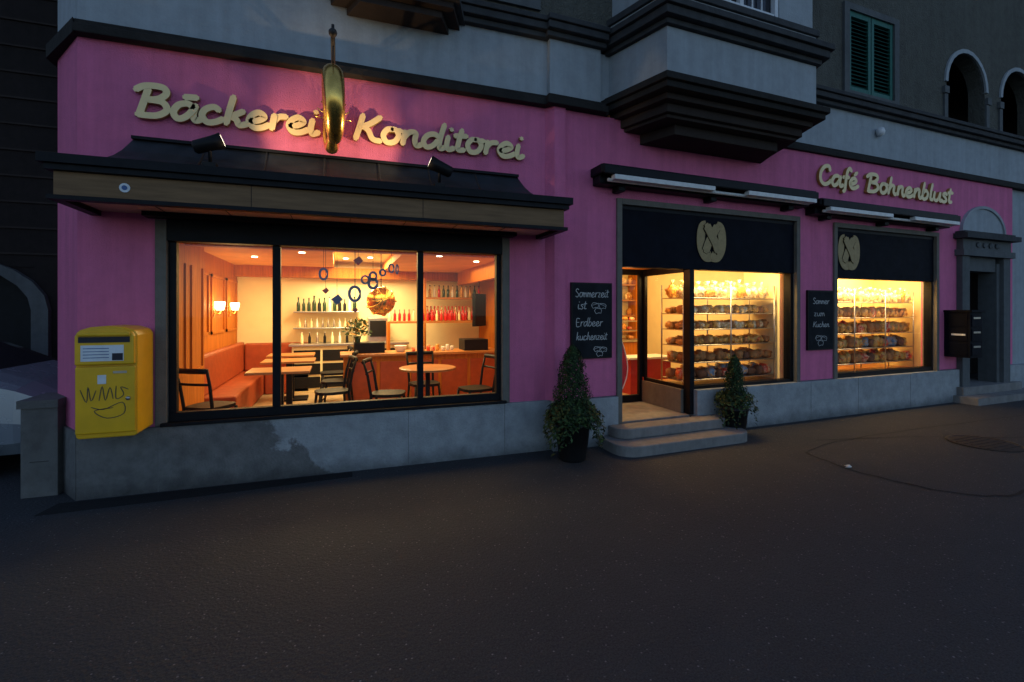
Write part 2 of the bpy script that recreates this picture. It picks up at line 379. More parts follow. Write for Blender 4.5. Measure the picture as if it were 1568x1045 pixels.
ops=[(.9,1.9,5.15,7),(3.35,4.15,5.15,7),(9.5,10.6,5.0,6.25),(12.1,13.3,4.95,6.2),(13.85,15.05,4.95,6.2),(15.6,16.8,4.95,6.2)]
up.wall(0,26,4.88,9,.0,.25,ops,'upper')
for (a,b_,z0,z1) in ops[3:]:
    c0=(a+b_)/2; r=(b_-a)/2; zc=z1-r
    arc=[(c0+r*math.cos(t*math.pi/12),zc+r*math.sin(t*math.pi/12)) for t in range(13)]
    up.prism_y([(b_,z1)]+[(b_,zc)]+arc[1:7],.002,.25,'upper')
    up.prism_y([(a,z1)]+arc[6:12]+[(a,zc)],.002,.25,'upper')
    for i in range(12):
        t0,t1=i*math.pi/12,(i+1)*math.pi/12
        q=[(c0+k*math.cos(t),zc+k*math.sin(t)) for k,t in ((r,t0),(r+.07,t0),(r+.07,t1),(r,t1))]
        up.prism_y(q,-.03,.03,'band')
    up.box(a-.13,a-.002,-.05,.24,zc-.22,zc-.1,'portal'); up.box(b_+.002,b_+.13,-.05,.24,zc-.22,zc-.1,'portal')
    up.box(a-.10,a-.003,-.03,.2,4.885,zc-.222,'portal'); up.box(b_+.003,b_+.10,-.03,.2,4.885,zc-.222,'portal')
up.box(11.9,17,1.4,1.5,4.88,8.9,'darkb'); up.box(11.8,17.2,.26,1.5,6.6,6.7,'darkb'); up.box(11.8,11.9,.26,1.5,4.88,6.6,'darkb'); up.box(16.95,17.05,.26,1.5,4.88,6.6,'darkb')
up.build("upper_storey",bld)
for n_,(a,b_) in enumerate(((9.5,10.05),(10.05,10.6))):
    s_=Bd(); s_.box(a+.01,a+.07,-.01,.06,5.0,6.25,'green'); s_.box(b_-.07,b_-.01,-.01,.06,5.0,6.25,'green')
    for z in (5.0,6.17): s_.box(a+.072,b_-.072,-.008,.058,z,z+.08,'green')
    s_.box(a+.072,b_-.072,.045,.055,5.08,6.17,'frame')
    for i in range(18):
        z=5.085+i*.06
        s_.add([(a+.07,.040,z+.055),(b_-.07,.040,z+.055),(b_-.07,-.005,z),(a+.07,-.005,z)],[(0,1,2,3),(3,2,1,0)],'green')
    s_.build("window_shutter",bld)
sf=Bd()
sf.wall(9.38,10.72,4.9,6.35,-.04,.03,[(9.5,10.6,5.0,6.25)],'portal'); sf.box(9.4,10.7,.12,.2,4.95,6.3,'frame')
sf.box(.9,1.9,.15,.2,5.1,7,'glassdark'); sf.box(3.35,4.15,.15,.2,5.1,7,'glassdark')
sf.wall(3.27,4.23,5.0,7.1,-.04,.02,[(3.35,4.15,5.15,7)],'portal')
sf.lathe(10.2,-.06,[(.012,4.36),(.05,4.39),(.065,4.44),(.05,4.49),(.02,4.51)],'whitewin',14)
sf.build("upper_window_surrounds",bld)
# bay window (oriel)
bay=Bd()
def bp(o):
    return [(5.15-o*1.0,.02),(5.40-o*.8,-.80-o),(7.72+o*.8,-.80-o),(8.0+o*1.0,.02)]
def tier(o,z0,z1,mat): bay.prism_z(bp(o),z0,z1,mat)
tier(0,4.152,4.66,'band'); tier(.05,4.662,4.72,'cornice2'); tier(.12,4.722,4.81,'cornice2'); tier(.16,4.812,4.88,'cornice2')
tier(0,4.882,5.02,'band'); tier(.03,5.022,5.10,'cornice2')
tier(.06,4.11,4.15,'cornice'); tier(.12,4.04,4.108,'cornice'); tier(.08,3.97,4.038,'cornice')
tier(-.03,3.90,3.968,'soffit'); tier(-.12,3.80,3.898,'soffit'); tier(-.17,3.76,3.798,'soffit')
bay.prism_z([(5.55,0.02),(5.75,-.5),(7.4,-.5),(7.65,.02)],3.64,3.758,'soffit')
bay.prism_z([(5.2,.02),(5.44,-.78),(5.95,-.78),(5.95,.02)],5.102,8,'band')
bay.prism_z([(7.1,.02),(7.1,-.78),(7.68,-.78),(7.95,.02)],5.102,8,'band')
bay.box(5.952,7.098,-.70,-.6,5.102,8,'glassdark')
for x in (5.955,6.48,7.04): bay.box(x,x+.055,-.77,-.702,5.102,8,'whitewin')
bay.box(6.012,7.038,-.76,-.705,5.104,5.18,'whitewin')
for x in (6.2,6.35,6.7,6.85): bay.tube([(x,-.74,5.18),(x,-.74,8)],.012,'whitewin',6)
bay.build("bay_window",bld,.006)
bl=Bd()
bl.prism_z([(2.0,0),(2.15,-.36),(3.15,-.36),(3.3,0)],4.60,4.66,'soffit')
bl.prism_z([(2.15,0),(2.27,-.28),(3.05,-.28),(3.18,0)],4.53,4.598,'soffit')
bl.prism_z([(1.95,0),(2.1,-.42),(3.2,-.42),(3.36,0)],4.662,4.72,'cornice2')
for i in range(16): bl.tube([(2.14+i*.07,-.38,4.72),(2.14+i*.07,-.38,5.5)],.009,'iron',6)
bl.tube([(2.1,-.38,5.5),(3.22,-.38,5.5)],.018,'iron')
bl.build("balcony",bld,.01)

# ------------------------------------------------------------------ big cafe window (left)
wf=Bd()
wf.box(.552,.638,-.012,.16,.572,2.40,'stone'); wf.box(3.782,3.868,-.012,.16,.572,2.40,'stone')
y0,y1=.04,.12
wf.box(.64,3.78,y0,y1,.572,.675,'frame'); wf.box(.64,3.78,y0-.05,y1,2.215,2.45,'frame')
for a,b_ in ((.64,.70),(1.48,1.55),(2.86,2.92),(3.73,3.78)): wf.box(a,b_,y0+.002,y1-.002,.676,2.214,'frame')
wf.box(.60,3.82,-.05,.04,.5695,.60,'frame')
wf.build("cafe_window_frame",bld,.004)
gl=Bd()
for a,b_ in ((.70,1.48),(1.55,2.86),(2.92,3.73)): gl.add([(a,.08,.675),(b_,.08,.675),(b_,.08,2.215),(a,.08,2.215)],[(0,1,2,3)],'glass')
gl.add([(6.44,.05,.60),(8.28,.05,.60),(8.28,.05,2.1),(6.44,.05,2.1)],[(0,1,2,3)],'glass')
gl.add([(9.17,.05,.63),(11.66,.05,.63),(11.66,.05,2.08),(9.17,.05,2.08)],[(0,1,2,3)],'glass')
gl.add([(6.385,.09,.55),(6.385,.93,.55),(6.385,.93,2.12),(6.385,.09,2.12)],[(0,1,2,3)],'glass')
gl.add([(5.42,1.02,.35),(6.28,1.02,.35),(6.28,1.02,2.2),(5.42,1.02,2.2)],[(0,1,2,3)],'glass')
gl.build("window_panes",bld)

# ------------------------------------------------------------------ shop windows (right)
sw=Bd()
def sframe(a,b_,z0,z1,t=.07):
    sw.box(a,a+t,FR-.03,.14,z0,z1,'stone'); sw.box(b_-t,b_,FR-.03,.14,z0,z1,'stone')
    sw.box(a+t+.001,b_-t-.001,FR-.032,.14,z1-t,z1,'stone')
sframe(5.23,8.36,.22,2.95); sframe(9.09,11.74,.562,2.92)
def panel(a,b_,z0,z1):
    sw.box(a,b_,-.03,.10,z0,z1,'panel'); sw.box(a,b_,-.036,-.031,z1-.05,z1,'frame')
panel(5.301,8.289,2.13,2.879); panel(9.161,11.669,2.085,2.849)
sw.box(6.38,6.45,-.03,.10,.24,2.128,'frame')
sw.box(6.452,8.288,-.02,.10,.562,.60,'frame'); sw.box(8.235,8.288,-.018,.10,.601,2.128,'frame')
sw.box(9.161,11.669,-.02,.10,.562,.63,'frame'); sw.box(9.161,9.2,-.018,.10,.631,2.083,'frame'); sw.box(11.63,11.669,-.018,.10,.631,2.083,'frame')
sw.build("shop_window_frames",bld,.004)
def logo(cx,cz,R,y,name):
    bd=Bd(); w_=R*.54
    L=[(.0,-.76),(-.40,-.76),(-.68,-.35),(-.72,.2),(-.60,.62),(-.36,.70)]
    for sgn,k in ((1,0),(-1,1)):
        pts=[(cx+sgn*p[0]*R,cz+p[1]*R*1.10) for p in cr(L,8)]
        bd.ribbon(pts,w_,y-.006-.003*k,y,'goldflat')
    bd.ribbon([(cx+p[0]*R,cz+p[1]*R*1.08) for p in cr([(.38,.72),(.06,.28),(-.22,-.12),(-.42,-.55)],8)],w_*.9+.016,y-.0105,y,'panel')
    bd.ribbon([(cx+p[0]*R,cz+p[1]*R*1.08) for p in cr([(.38,.72),(.06,.28),(-.22,-.12),(-.42,-.55)],8)],w_*.9,y-.0125,y-.0106,'goldflat')
    bd.ribbon([(cx+p[0]*R,cz+p[1]*R*1.08) for p in cr([(-.38,.72),(-.06,.28),(.22,-.12),(.42,-.55)],8)],w_*.9+.016,y-.0135,y,'panel')
    bd.ribbon([(cx+p[0]*R,cz+p[1]*R*1.08) for p in cr([(-.38,.72),(-.06,.28),(.22,-.12),(.42,-.55)],8)],w_*.9,y-.022,y-.0136,'goldflat')
    bd.build(name)
logo(6.73,2.52,.25,-.038,"pretzel_emblem"); logo(9.47,2.50,.25,-.038,"pretzel_emblem.001")

# entrance recess
en=Bd()
en.box(5.20,6.38,-.02,1.6,-.1,.235,'step')
en.box(6.385,6.44,.102,1.0,-.1,.545,'step'); en.box(6.34,6.384,.102,.98,.236,.55,'stone')
en.box(6.37,6.40,.10,.97,.551,.60,'frame'); en.box(6.36,6.41,.93,1.04,.60,2.2,'frame'); en.box(6.37,6.40,.10,.93,2.10,2.2,'frame')
en.box(5.23,5.30,.141,1.0,.236,2.9,'orange')
en.box(5.301,6.378,.101,1.1,2.2,2.25,'orangeceil')
en.box(5.301,5.40,.98,1.04,.236,2.199,'frame'); en.box(6.30,6.358,.98,1.04,.236,2.199,'frame'); en.box(5.401,6.299,.98,1.04,.236,.34,'frame'); en.box(5.401,6.299,.98,1.04,2.12,2.198,'frame')
leafp=[(5.96+.10*math.sin(t/14*math.pi)*(1.15-.5*t/14),.45+t/14*.68) for t in range(15)]+[(5.96-.07*math.sin(t/14*math.pi),.45+t/14*.68) for t in range(13,0,-1)]
en.prism_y(leafp,.93,.97,'mred')
en.tube([(p_[0],.925,p_[1]) for p_ in leafp+[leafp[0]]],.01,'white',6)
en.build("shop_entrance",bld,.003)

# canopy over the cafe window
ca=Bd()
ca.box(.12,4.23,-.64,-.60,2.44,2.615,'fascia'); ca.box(.12,.16,-.598,0,2.44,2.615,'fascia'); ca.box(4.19,4.23,-.598,0,2.44,2.615,'fascia')
ca.box(.08,4.27,-.68,0,2.617,2.66,'frame'); ca.box(.05,4.30,-.71,0,2.662,2.73,'frame')
ca.box(.09,4.26,-.67,-.599,2.405,2.438,'frame'); ca.box(.09,.165,-.598,0,2.405,2.438,'frame'); ca.box(4.185,4.26,-.598,0,2.405,2.438,'frame')
ca.box(.166,4.184,-.598,0,2.445,2.47,'soffitpink')
for i in range(9): ca.box(.166+i*.502,.172+i*.502,-.597,-.002,2.440,2.4445,'frame')
for i in range(1,3): ca.box(i*1.4,i*1.4+.005,-.642,-.639,2.44,2.615,'frame')
ca.box(.5,3.9,-.16,0,2.405,2.443,'frame')
prof=[(0,0),(.15,.012),(.3,.035),(.45,.075),(.6,.135),(.72,.20),(.82,.27),(.9,.33)]
vs=[]
for t,zz in prof:
    e=.10+.27*t**.9; y=-.62+.60*t
    vs+=[(.07+e,y,2.732+zz),(4.28-e,y,2.732+zz)]
    vs+=[(.07+e,0,2.732+zz),(4.28-e,0,2.732+zz)]
fs=[]
for i in range(len(prof)-1):
    a=i*4; fs+=[(a,a+1,a+5,a+4),(a+2,a,a+4,a+6),(a+1,a+3,a+7,a+5)]
k=(len(prof)-1)*4; fs.append((k,k+1,k+3,k+2)); ca.add(vs,fs,'lead')
for i in range(1,7):
    x=.45+i*.50
    ca.tube([(x,-.62+.60*t,2.737+zz) for t,zz in prof],.009,'lead',6)
ca.box(.41,3.94,-.11,-.001,3.063,3.09,'frame')
ca.build("window_canopy",bld,.004)
cs=Bd()
cs.prism_y([(.55+.035*math.cos(t*math.pi/8),2.525+.035*math.sin(t*math.pi/8)) for t in range(16)],-.646,-.641,'paper')
cs.prism_y([(.55+.018*math.cos(t*math.pi/8),2.525+.018*math.sin(t*math.pi/8)) for t in range(16)],-.650,-.6465,'mblue')
cs.build("round_sticker")

# awning cassettes
def awning(a,b_,name,zt):
    e=empty(name); c_=Bd()
    c_.prism_z([(a,-.30),(a+.02,-.33),(b_-.02,-.33),(b_,-.30),(b_,FR),(a,FR)][::1],zt-.10,zt,'frame')
    c_.box(a+.01,b_-.01,-.36,-.331,zt-.12,zt-.02,'frame')
    c_.box(a+.03,b_-.03,-.22,FR,zt-.20,zt-.101,'frame')
    for x in (a+.35,(a+b_)/2,b_-.35): c_.box(x-.05,x+.05,-.2,FR,zt-.26,zt-.201,'frame')
    c_.build("cassette",e,.01)
    b2=Bd(); L=b_-a
    for p0,p1 in ((.04,.46),(.62,.98)):
        b2.box(a+L*p0,a+L*p1,-.375,-.29,zt-.178,zt-.122,'bar')
    b2.tube([(a+.1,-.28,zt-.17),(b_-.1,-.28,zt-.17)],.022,'bar')
    b2.build("front_bar",e,.006)
awning(4.87,8.38,"awning",3.26); awning(8.46,11.80,"awning.001",3.18)

# signs
s1=Bd(); word(s1,"Bäckerei",.44,1.90,3.29,.145,.055,-.055,-.02,'cream_letter','letter_edge'); s1.build("bakery_lettering")
s1=Bd(); word(s1,"Konditorei",2.22,4.02,3.29,.145,.055,-.055,-.02,'cream_letter','letter_edge'); s1.build("confectionery_lettering")
s1=Bd(); word(s1,"Café",8.74,9.60,3.46,.155,.058,-.10,-.055,'cream_letter','letter_edge'); word(s1,"Bohnenblust",9.82,12.08,3.45,.15,.058,-.10,-.055,'cream_letter','letter_edge'); s1.build("cafe_lettering")

# hanging gilded pretzel sign
hs=empty("hanging_pretzel_sign")
h_=Bd(); X=2.03
h_.tube([(X,0,3.86),(X,-.86,3.86)],.018,'iron'); h_.blob((X,-.88,3.86),(.035,.04,.035),'iron',0); h_.tube([(X,-.80,3.82),(X,-.84,3.95)],.012,'iron')
h_.tube([(X,0,3.1),(X,-.02,2.86)],.02,'iron')
h_.tube([Vector((X,-.02-.5*t,3.84-.28*t*t)) for t in (0,.2,.4,.6,.8,1)],.010,'iron',6)
for y in (-.2,-.7): h_.tube([(X,y,3.86),(X,y,3.70)],.008,'iron',6)
for k in range(9):
    a=k/8*math.pi; h_.tube([(X,-.06,3.45),(X+.16*math.cos(a),-.10,3.45+.22*math.sin(a))],.005,'gold',5)
h_.build("bracket",hs)
g_=Bd()
L=[(.05,-.40),(-.30,-.66),(-.62,-.45),(-.80,.05),(-.62,.60),(-.25,.72),(.05,.25),(.25,-.15),(.45,-.46)]
R=.42
pp=cr(L,8)
for sg in (1,-1):
    pts=[(X+sg*.018*math.sin(i/len(pp)*6.3),-.44+sg*p_[0]*R,3.36+p_[1]*R*.9) for i,p_ in enumerate(pp)]
    rad=[.030+.058*math.sin(min(1,i/len(pp)*1.0)*math.pi)**.8 for i in range(len(pp))]
    g_.tube(pts,rad,'gold',16)
g_.build("gilded_pretzel",hs)

def spotl(x,y,z,tx,name,en):
    t=Vector((tx,-.30,3.42)); p0=Vector((x,y,z)); d=(t-p0).normalized()
    b_=Bd(); b_.tube([(x,y+.02,z-.16),(x,y,z-.05),p0-d*.02],.014,'black')
    b_.tube([p0-d*.13,p0-d*.11,p0+d*.03,p0+d*.10],[.035,.055,.060,.068],'black',16,cap=True)
    b_.tube([p0+d*.1005,p0+d*.102],[.052,.052],'spotface',14)
    b_.box(x-.05,x+.05,y-.03,y+.06,z-.21,z-.16,'black')
    o0=b_.build(name)
    l=D.lights.new(name+"_light","SPOT"); l.energy=en; l.color=(1,.68,.35); l.spot_size=math.radians(110); l.spot_blend=1; l.shadow_soft_size=.02
    o=D.objects.new(name+"_light",l); scene.collection.objects.link(o); o.location=p0+d*.12; o.rotation_euler=d.to_track_quat('-Z','Y').to_euler()
    o.parent=o0
spotl(1.06,-.42,2.99,2.03,"spot_lamp",38); spotl(3.00,-.42,2.99,2.03,"spot_lamp.001",38)

# chalkboards
def chalk(a,b_,z0,z1,name,lines,fl):
    e=Bd(); y=FR
    e.box(a,b_,y-.035,y-.002,z0,z1,'black'); e.box(a+.02,b_-.02,y-.038,y-.0355,z0+.02,z1-.02,'blackmat')
    for (t,x0,x1,zb,sz) in lines: word(e,t,a+x0,a+x1,z0+zb,sz,.008,y-.041,y-.0385,'chalk',None,.0002)
    for cx,cz,r in fl:
        cx+=a; cz+=z0
        for k in range(3):
            an=k*2.1+.4
            c2=(cx+math.cos(an)*r*.6,cz+math.sin(an)*r*.4)
            e.ribbon([(c2[0]+r*.5*math.cos(q*.7),c2[1]+r*.32*math.sin(q*.7)+.01*math.sin(q*3)) for q in range(10)],.006,y-.0412,y-.0385,'chalk')
        e.ribbon([(cx-r,cz+r*.2),(cx,cz+r*.5),(cx+r,cz+r*.1)],.006,y-.0414,y-.0385,'chalk')
    e.build(name)
chalk(4.60,5.15,1.03,1.92,"chalkboard_sign",[("Sommerzeit",.05,.50,.72,.055),("ist",.08,.2,.58,.055),("Erdbeer",.06,.42,.38,.055),("kuchenzeit",.06,.48,.22,.05)],[(.36,.60,.10),(.38,.09,.09)])
chalk(8.51,9.06,1.01,1.89,"chalkboard_sign.001",[("Sommer",.1,.45,.68,.05),("zum",.12,.35,.5,.05),("Kuchen",.1,.45,.34,.045)],[(.27,.15,.12)])

# granite steps
st=Bd()
def rstep(x0,x1,y0,y1,r,z0,z1):
    pl=[]
    for k in range(7): a=math.pi+k*math.pi/12; pl.append((x0+r+r*math.cos(a),y0+r+r*math.sin(a)))
    for k in range(7): a=1.5*math.pi+k*math.pi/12; pl.append((x1-r+r*math.cos(a),y0+r+r*math.sin(a)))
    pl+=[(x1,y1),(x0,y1)]; st.prism_z(pl,z0,z1,'step')
rstep(4.95,6.86,-.64,FR-.052,.22,-.1,.115); rstep(5.08,6.74,-.36,FR-.054,.15,.117,.235)
st.build("entrance_steps",None,.012)

# portal on the right
po=Bd()
po.box(12.30,12.52,-.14,.2,0,2.55,'portal'); po.box(13.62,13.84,-.14,.2,0,2.55,'portal')
po.box(12.521,12.62,-.08,.2,0,2.45,'portal'); po.box(13.52,13.619,-.08,.2,0,2.45,'portal')
po.box(12.24,13.90,-.19,.2,2.552,2.66,'portal'); po.box(12.30,13.84,-.15,.2,2.662,2.85,'portal'); po.box(12.20,13.94,-.26,.2,2.852,2.94,'cornice2'); po.box(12.26,13.88,-.20,.2,2.942,2.98,'cornice2')
po.box(12.621,13.519,-.06,.2,2.3,2.551,'portal')
for x in (12.75,12.95,13.15,13.35): po.blob((x,-.16,2.755),(.07,.03,.05),'portal',.1)
po.box(12.5,13.64,.45,.5,.2,2.9,'frame'); po.box(12.70,13.44,.42,.449,1.1,2.2,'frame'); po.box(12.76,13.38,.41,.419,1.2,2.1,'soffit'); po.box(12.70,13.44,.43,.449,.4,1.0,'soffit')
po.box(12.43,13.78,.1,.19,2.98,3.42,'band')
c0,r=13.1,.66
po.prism_y([(c0+r*math.cos(t*math.pi/14),2.98+.45*math.sin(t*math.pi/14)) for t in range(15)],-.075,.09,'band')
for i in range(14):
    t0,t1=i*math.pi/14,(i+1)*math.pi/14
    po.prism_y([(c0+k*math.cos(t),2.98+k2*math.sin(t)) for k,k2,t in ((r,.45,t0),(r+.05,.50,t0),(r+.05,.50,t1),(r,.45,t1))],-.10,.1,'band')
for x0,x1 in ((12.41,12.44),(13.77,13.8)): po.box(x0,x1,FR+.002,.2,2.9,3.42,'pink')
po.wall(12.41,13.8,2.99,3.42,FR+.001,.09,[],'pink')
po.box(12.1,14.3,-.45,.45,-.1,.12,'step'); po.box(12.2,14.1,-.2,.45,.121,.26,'step')
po.build("stone_portal",bld,.008)
lb=Bd()
lb.box(11.93,12.28,-.42,FR,.80,1.56,'panel'); lb.box(11.91,12.30,-.45,FR,1.561,1.60,'panel')
for z in (.84,1.08,1.32): lb.box(11.96,12.25,-.432,-.421,z,z+.20,'panel'); lb.box(12.0,12.2,-.437,-.4325,z+.13,z+.16,'steel')
for z in (.84,1.08,1.32): lb.box(11.92,11.929,-.38,-.12,z,z+.20,'panel')
lb.box(11.915,11.9195,-.36,-.16,1.17,1.20,'paper')
lb.build("letterbox_cabinet",None,.006)

# yellow wall post box
pb=empty("yellow_post_box"); q=Bd()
top=[(.55,1.40),(.53,1.44),(.46,1.465),(.35,1.475),(.24,1.465),(.17,1.44),(.15,1.40)]
q.prism_y([(.15,.61),(.165,.59),(.535,.59),(.55,.61)]+top,-.40,-.035,'yellow')
q.prism_y([(.158,1.17),(.542,1.17),(.542,1.395),(.525,1.43),(.46,1.452),(.35,1.462),(.24,1.452),(.175,1.43),(.158,1.395)],-.44,-.401,'yellow')
q.prism_y([(.155,.63),(.545,.63),(.545,1.155),(.155,1.155)],-.425,-.401,'yellow')
q.box(.18,.52,-.462,-.441,1.395,1.425,'yellow')
q.build("body",pb,.012)
q=Bd(); q.box(.185,.515,-.4445,-.4415,1.345,1.39,'ink'); q.box(.20,.475,-.444,-.4415,1.20,1.325,'paper'); q.box(.40,.47,-.446,-.4445,1.205,1.26,'ink')
for i in range(4): q.box(.215,.38,-.4455,-.4445,1.225+i*.024,1.230+i*.024,'mblue')
q.box(.40,.49,-.429,-.4255,1.10,1.118,'steel'); q.box(.30,.355,-.4275,-.4255,1.02,1.09,'paper')
q.tube([(.50,-.425,.9),(.50,-.44,.9)],.015,'steel',10)
q.ribbon(cr([(.19,.98),(.23,.88),(.24,1.0),(.26,.89),(.29,.97)],4),.006,-.4275,-.4255,'inkdim')
q.ribbon(cr([(.31,.89),(.33,1.0),(.35,.89),(.38,.99),(.40,.90)],4),.006,-.4277,-.4255,'inkdim')
q.ribbon(cr([(.42,1.0),(.42,.90),(.47,.93),(.45,.99),(.50,.97)],4),.006,-.4279,-.4255,'inkdim')
q.ribbon(cr([(.26,.84),(.34,.82),(.46,.87),(.47,.78),(.36,.75),(.28,.81),(.40,.83)],4),.006,-.4281,-.4255,'inkdim')
q.build("labels",pb)
q=Bd(); q.box(.20,.50,-.034,-.001,.72,.78,'iron'); q.box(.20,.50,-.034,-.001,1.2,1.26,'iron'); q.build("bracket",pb)

# ------------------------------------------------------------------ plants
def topiary(x,y,name,zp,ztop,r,pr,ivy,nl=7500):
    e=empty(name); p_=Bd()
    p_.lathe(x,y,[(pr*.72,0),(pr*.78,.02),(pr,zp-.04),(pr*1.06,zp-.04),(pr*1.06,zp),(pr*.95,zp)],'pot',20)
    p_.lathe(x,y,[(pr*.9,zp-.03),(pr*.9,zp+.002)],'soil',16)
    p_.tube([(x,y,zp-.05),(x+.01,y,zp+.2),(x,y,ztop-.15)],[.015,.012,.005],'soil',6); p_.build("planter",e)
    f=Bd()
    def leaf(c,s,nrm):
        nrm=nrm.normalized(); t=nrm.orthogonal().normalized(); t.rotate(Matrix.Rotation(random.uniform(0,6.28),3,nrm)); b2=nrm.cross(t)
        f.add([c-t*s,c+b2*s*.45+nrm*s*.1,c+t*s,c-b2*s*.45+nrm*s*.1],[(0,1,2,3)],random.choice(['leaf','leaf','leaf2','leaf2','leaf3']))
    H=ztop-zp-.02
    for i in range(nl):
        t=random.random()**1.2; z=zp+.03+H*t
        a=random.uniform(0,6.283)
        rr=r*(1-t)**.48*(1+.45*noise.noise(Vector((x*3+math.cos(a)*1.8,math.sin(a)*1.8,z*9))))*min(1,.75+t*4)
        rr2=rr*random.uniform(.35,1.08)**.5
        c=Vector((x+rr2*math.cos(a),y+rr2*math.sin(a),z+random.uniform(-.01,.015)))
        leaf(c,random.uniform(.009,.019),Vector((math.cos(a)+random.uniform(-.7,.7),math.sin(a)+random.uniform(-.7,.7),random.uniform(-.3,1))))
    for i in range(ivy):
        a=random.uniform(0,6.283); t=random.random(); k=.5+.5*math.sin(a*3+x*5)
        rr=pr*(.75+(.65+.35*k)*math.sin(min(1,t*1.3)*math.pi*.5))
        z=zp+.14-t*t*(.12+.28*k)+random.uniform(-.03,.06)
        c=Vector((x+rr*math.cos(a)*random.uniform(.8,1.1),y+rr*math.sin(a)*random.uniform(.8,1.1),z))
        leaf(c,random.uniform(.014,.034),Vector((math.cos(a)*.6+random.uniform(-.5,.5),math.sin(a)*.6+random.uniform(-.5,.5),random.uniform(.2,1))))
    f.build("foliage",e)
topiary(4.44,-.42,"potted_conifer",.40,1.20,.235,.19,2800)
topiary(6.87,-.30,"potted_conifer.001",.36,1.00,.155,.165,1000,5000)

# ------------------------------------------------------------------ cafe interior
ri=empty("cafe_interior")
r_=Bd()
FZ=.12
r_.box(.2,5.0,.2,5.0,FZ-.05,FZ,'floor'); r_.box(.2,5.0,4.85,4.95,FZ+.001,2.55,'cream')
r_.box(.2,.35,1.8,4.849,FZ+.001,2.55,'orange'); r_.box(.2,.52,.201,1.8,FZ+.001,2.55,'orange'); r_.box(4.9,5.0,.201,4.849,FZ+.001,2.55,'orange')
r_.box(.2,5.0,.201,4.849,2.52,2.6,'ceil')
r_.box(.351,2.0,.6,4.84,2.40,2.518,'orangeceil'); r_.box(2.9,4.89,.8,4.84,2.36,2.518,'orangeceil')
r_.box(.351,4.89,4.6,4.848,2.2,2.399,'orange'); r_.box(.351,4.89,1.0,1.12,2.3,2.398,'orange')
for a in (1.9,2.9,3.9):
    for (y0,y1,z0,z1) in ((a,a+.85,1.25,1.29),(a,a+.85,2.08,2.12),(a,a+.04,1.25,2.12),(a+.81,a+.85,1.25,2.12)): r_.box(.351,.372,y0,y1,z0,z1,'orange')
for y in (.5,1.2): r_.box(.521,.54,y,y+.5,.9,.93,'orange'); r_.box(.521,.54,y,y+.03,.93,2.1,'orange'); r_.box(.521,.54,y+.47,y+.5,.93,2.1,'orange')
r_.box(4.35,4.45,.9,4.5,2.1,2.36,'orange')
r_.build("room_shell",ri)
bn=Bd(); bn.box(.36,.85,1.9,4.8,FZ,.50,'redleather'); bn.box(.36,.48,1.9,4.8,.501,1.02,'redleather'); bn.box(.86,1.6,4.3,4.8,FZ,.50,'redleather'); bn.box(.49,1.6,4.68,4.8,.502,1.0,'redleather')
bn.build("upholstered_bench",None,.03)
ct=Bd(); ct.box(2.15,4.55,2.5,3.0,FZ,.90,'orange'); ct.box(2.10,4.60,2.44,3.05,.901,.94,'table')
for i in range(5): ct.box(2.2+i*.47,2.62+i*.47,2.485,2.499,.22,.82,'redleather')
ct.box(2.3,2.75,2.6,2.9,.941,1.1,'black'); ct.lathe(3.0,2.7,[(.06,.94),(.09,1.0),(.1,1.04)],'white'); ct.box(4.0,4.4,2.55,2.95,.941,1.12,'black')
for i in range(9): ct.lathe(3.2+i*.08,2.7+.03*(i%3),[(.028,.941),(.032,1.0),(.03,1.01+.03*(i%2))],random.choice(['white','ybag','rbag','steel']),10)
ct.build("cafe_counter",None,.006)
bb=Bd()
bb.box(1.3,3.3,4.3,4.84,FZ,.95,'cream')
for i in range(4):
    for j in range(3): bb.box(1.33+i*.48,1.77+i*.48,4.285,4.299,.2+j*.24,.40+j*.24,'steel' if i==2 else 'black')
bb.box(1.25,3.35,4.25,4.84,.951,.99,'steel')
for z in (1.25,1.55): bb.box(1.3,2.45,4.55,4.84,z,z+.025,'steel')
bb.box(2.6,2.95,4.3,4.84,1.0,1.45,'steel'); bb.box(2.63,2.92,4.28,4.299,1.1,1.4,'black')
bb.build("back_bar",None,.005)
bt=Bd()
def bottle(x,y,z,s,mat,cap='black'):
    bt.lathe(x,y,[(.033*s,z),(.036*s,z+.01),(.036*s,z+.16*s),(.014*s,z+.21*s),(.013*s,z+.27*s)],mat,8); bt.lathe(x,y,[(.016*s,z+.2701*s),(.016*s,z+.29*s)],cap,8)
for i in range(12): bottle(1.38+i*.09,4.68,1.576,random.uniform(.75,1),random.choice(['greenbottle','greenbottle','black','white']))
for i in range(10): bottle(1.40+i*.1,4.68,1.276,.6,random.choice(['white','cream','steel']),'white')
for i in range(9): bottle(1.45+i*.13,4.5,.991,.7,random.choice(['white','cream','steel','black']),'white')
for i in range(17): bottle(2.95+i*.085,3.85,1.40,.72,'redbottle' if i%5 else 'cream','redbottle')
for i in range(16): bottle(3.7+i*.07,4.3,1.40,.95,'redbottle' if i%4 else 'cream','redbottle')
for i in range(12): bottle(3.75+i*.09,4.3,1.85,.8,random.choice(['redbottle','ybag','white','greenbottle']))
bt.build("bottle_row")
sh=Bd(); sh.box(2.9,4.45,3.7,4.0,1.36,1.395,'table'); sh.box(3.65,4.85,4.15,4.45,1.36,1.395,'table'); sh.box(3.65,4.85,4.15,4.45,1.81,1.845,'table'); sh.box(3.62,3.65,4.15,4.45,FZ,2.2,'orange')
sh.box(2.9,2.94,3.7,4.0,.1,1.36,'orange')
sh.build("bottle_shelves")
lg=Bd(); lg.blob((2.62,1.7,1.72),(.19,.19,.19),'gold',0,20,14); lg.tube([(2.62,1.7,1.9),(2.62,1.7,2.5)],.006,'black',6)
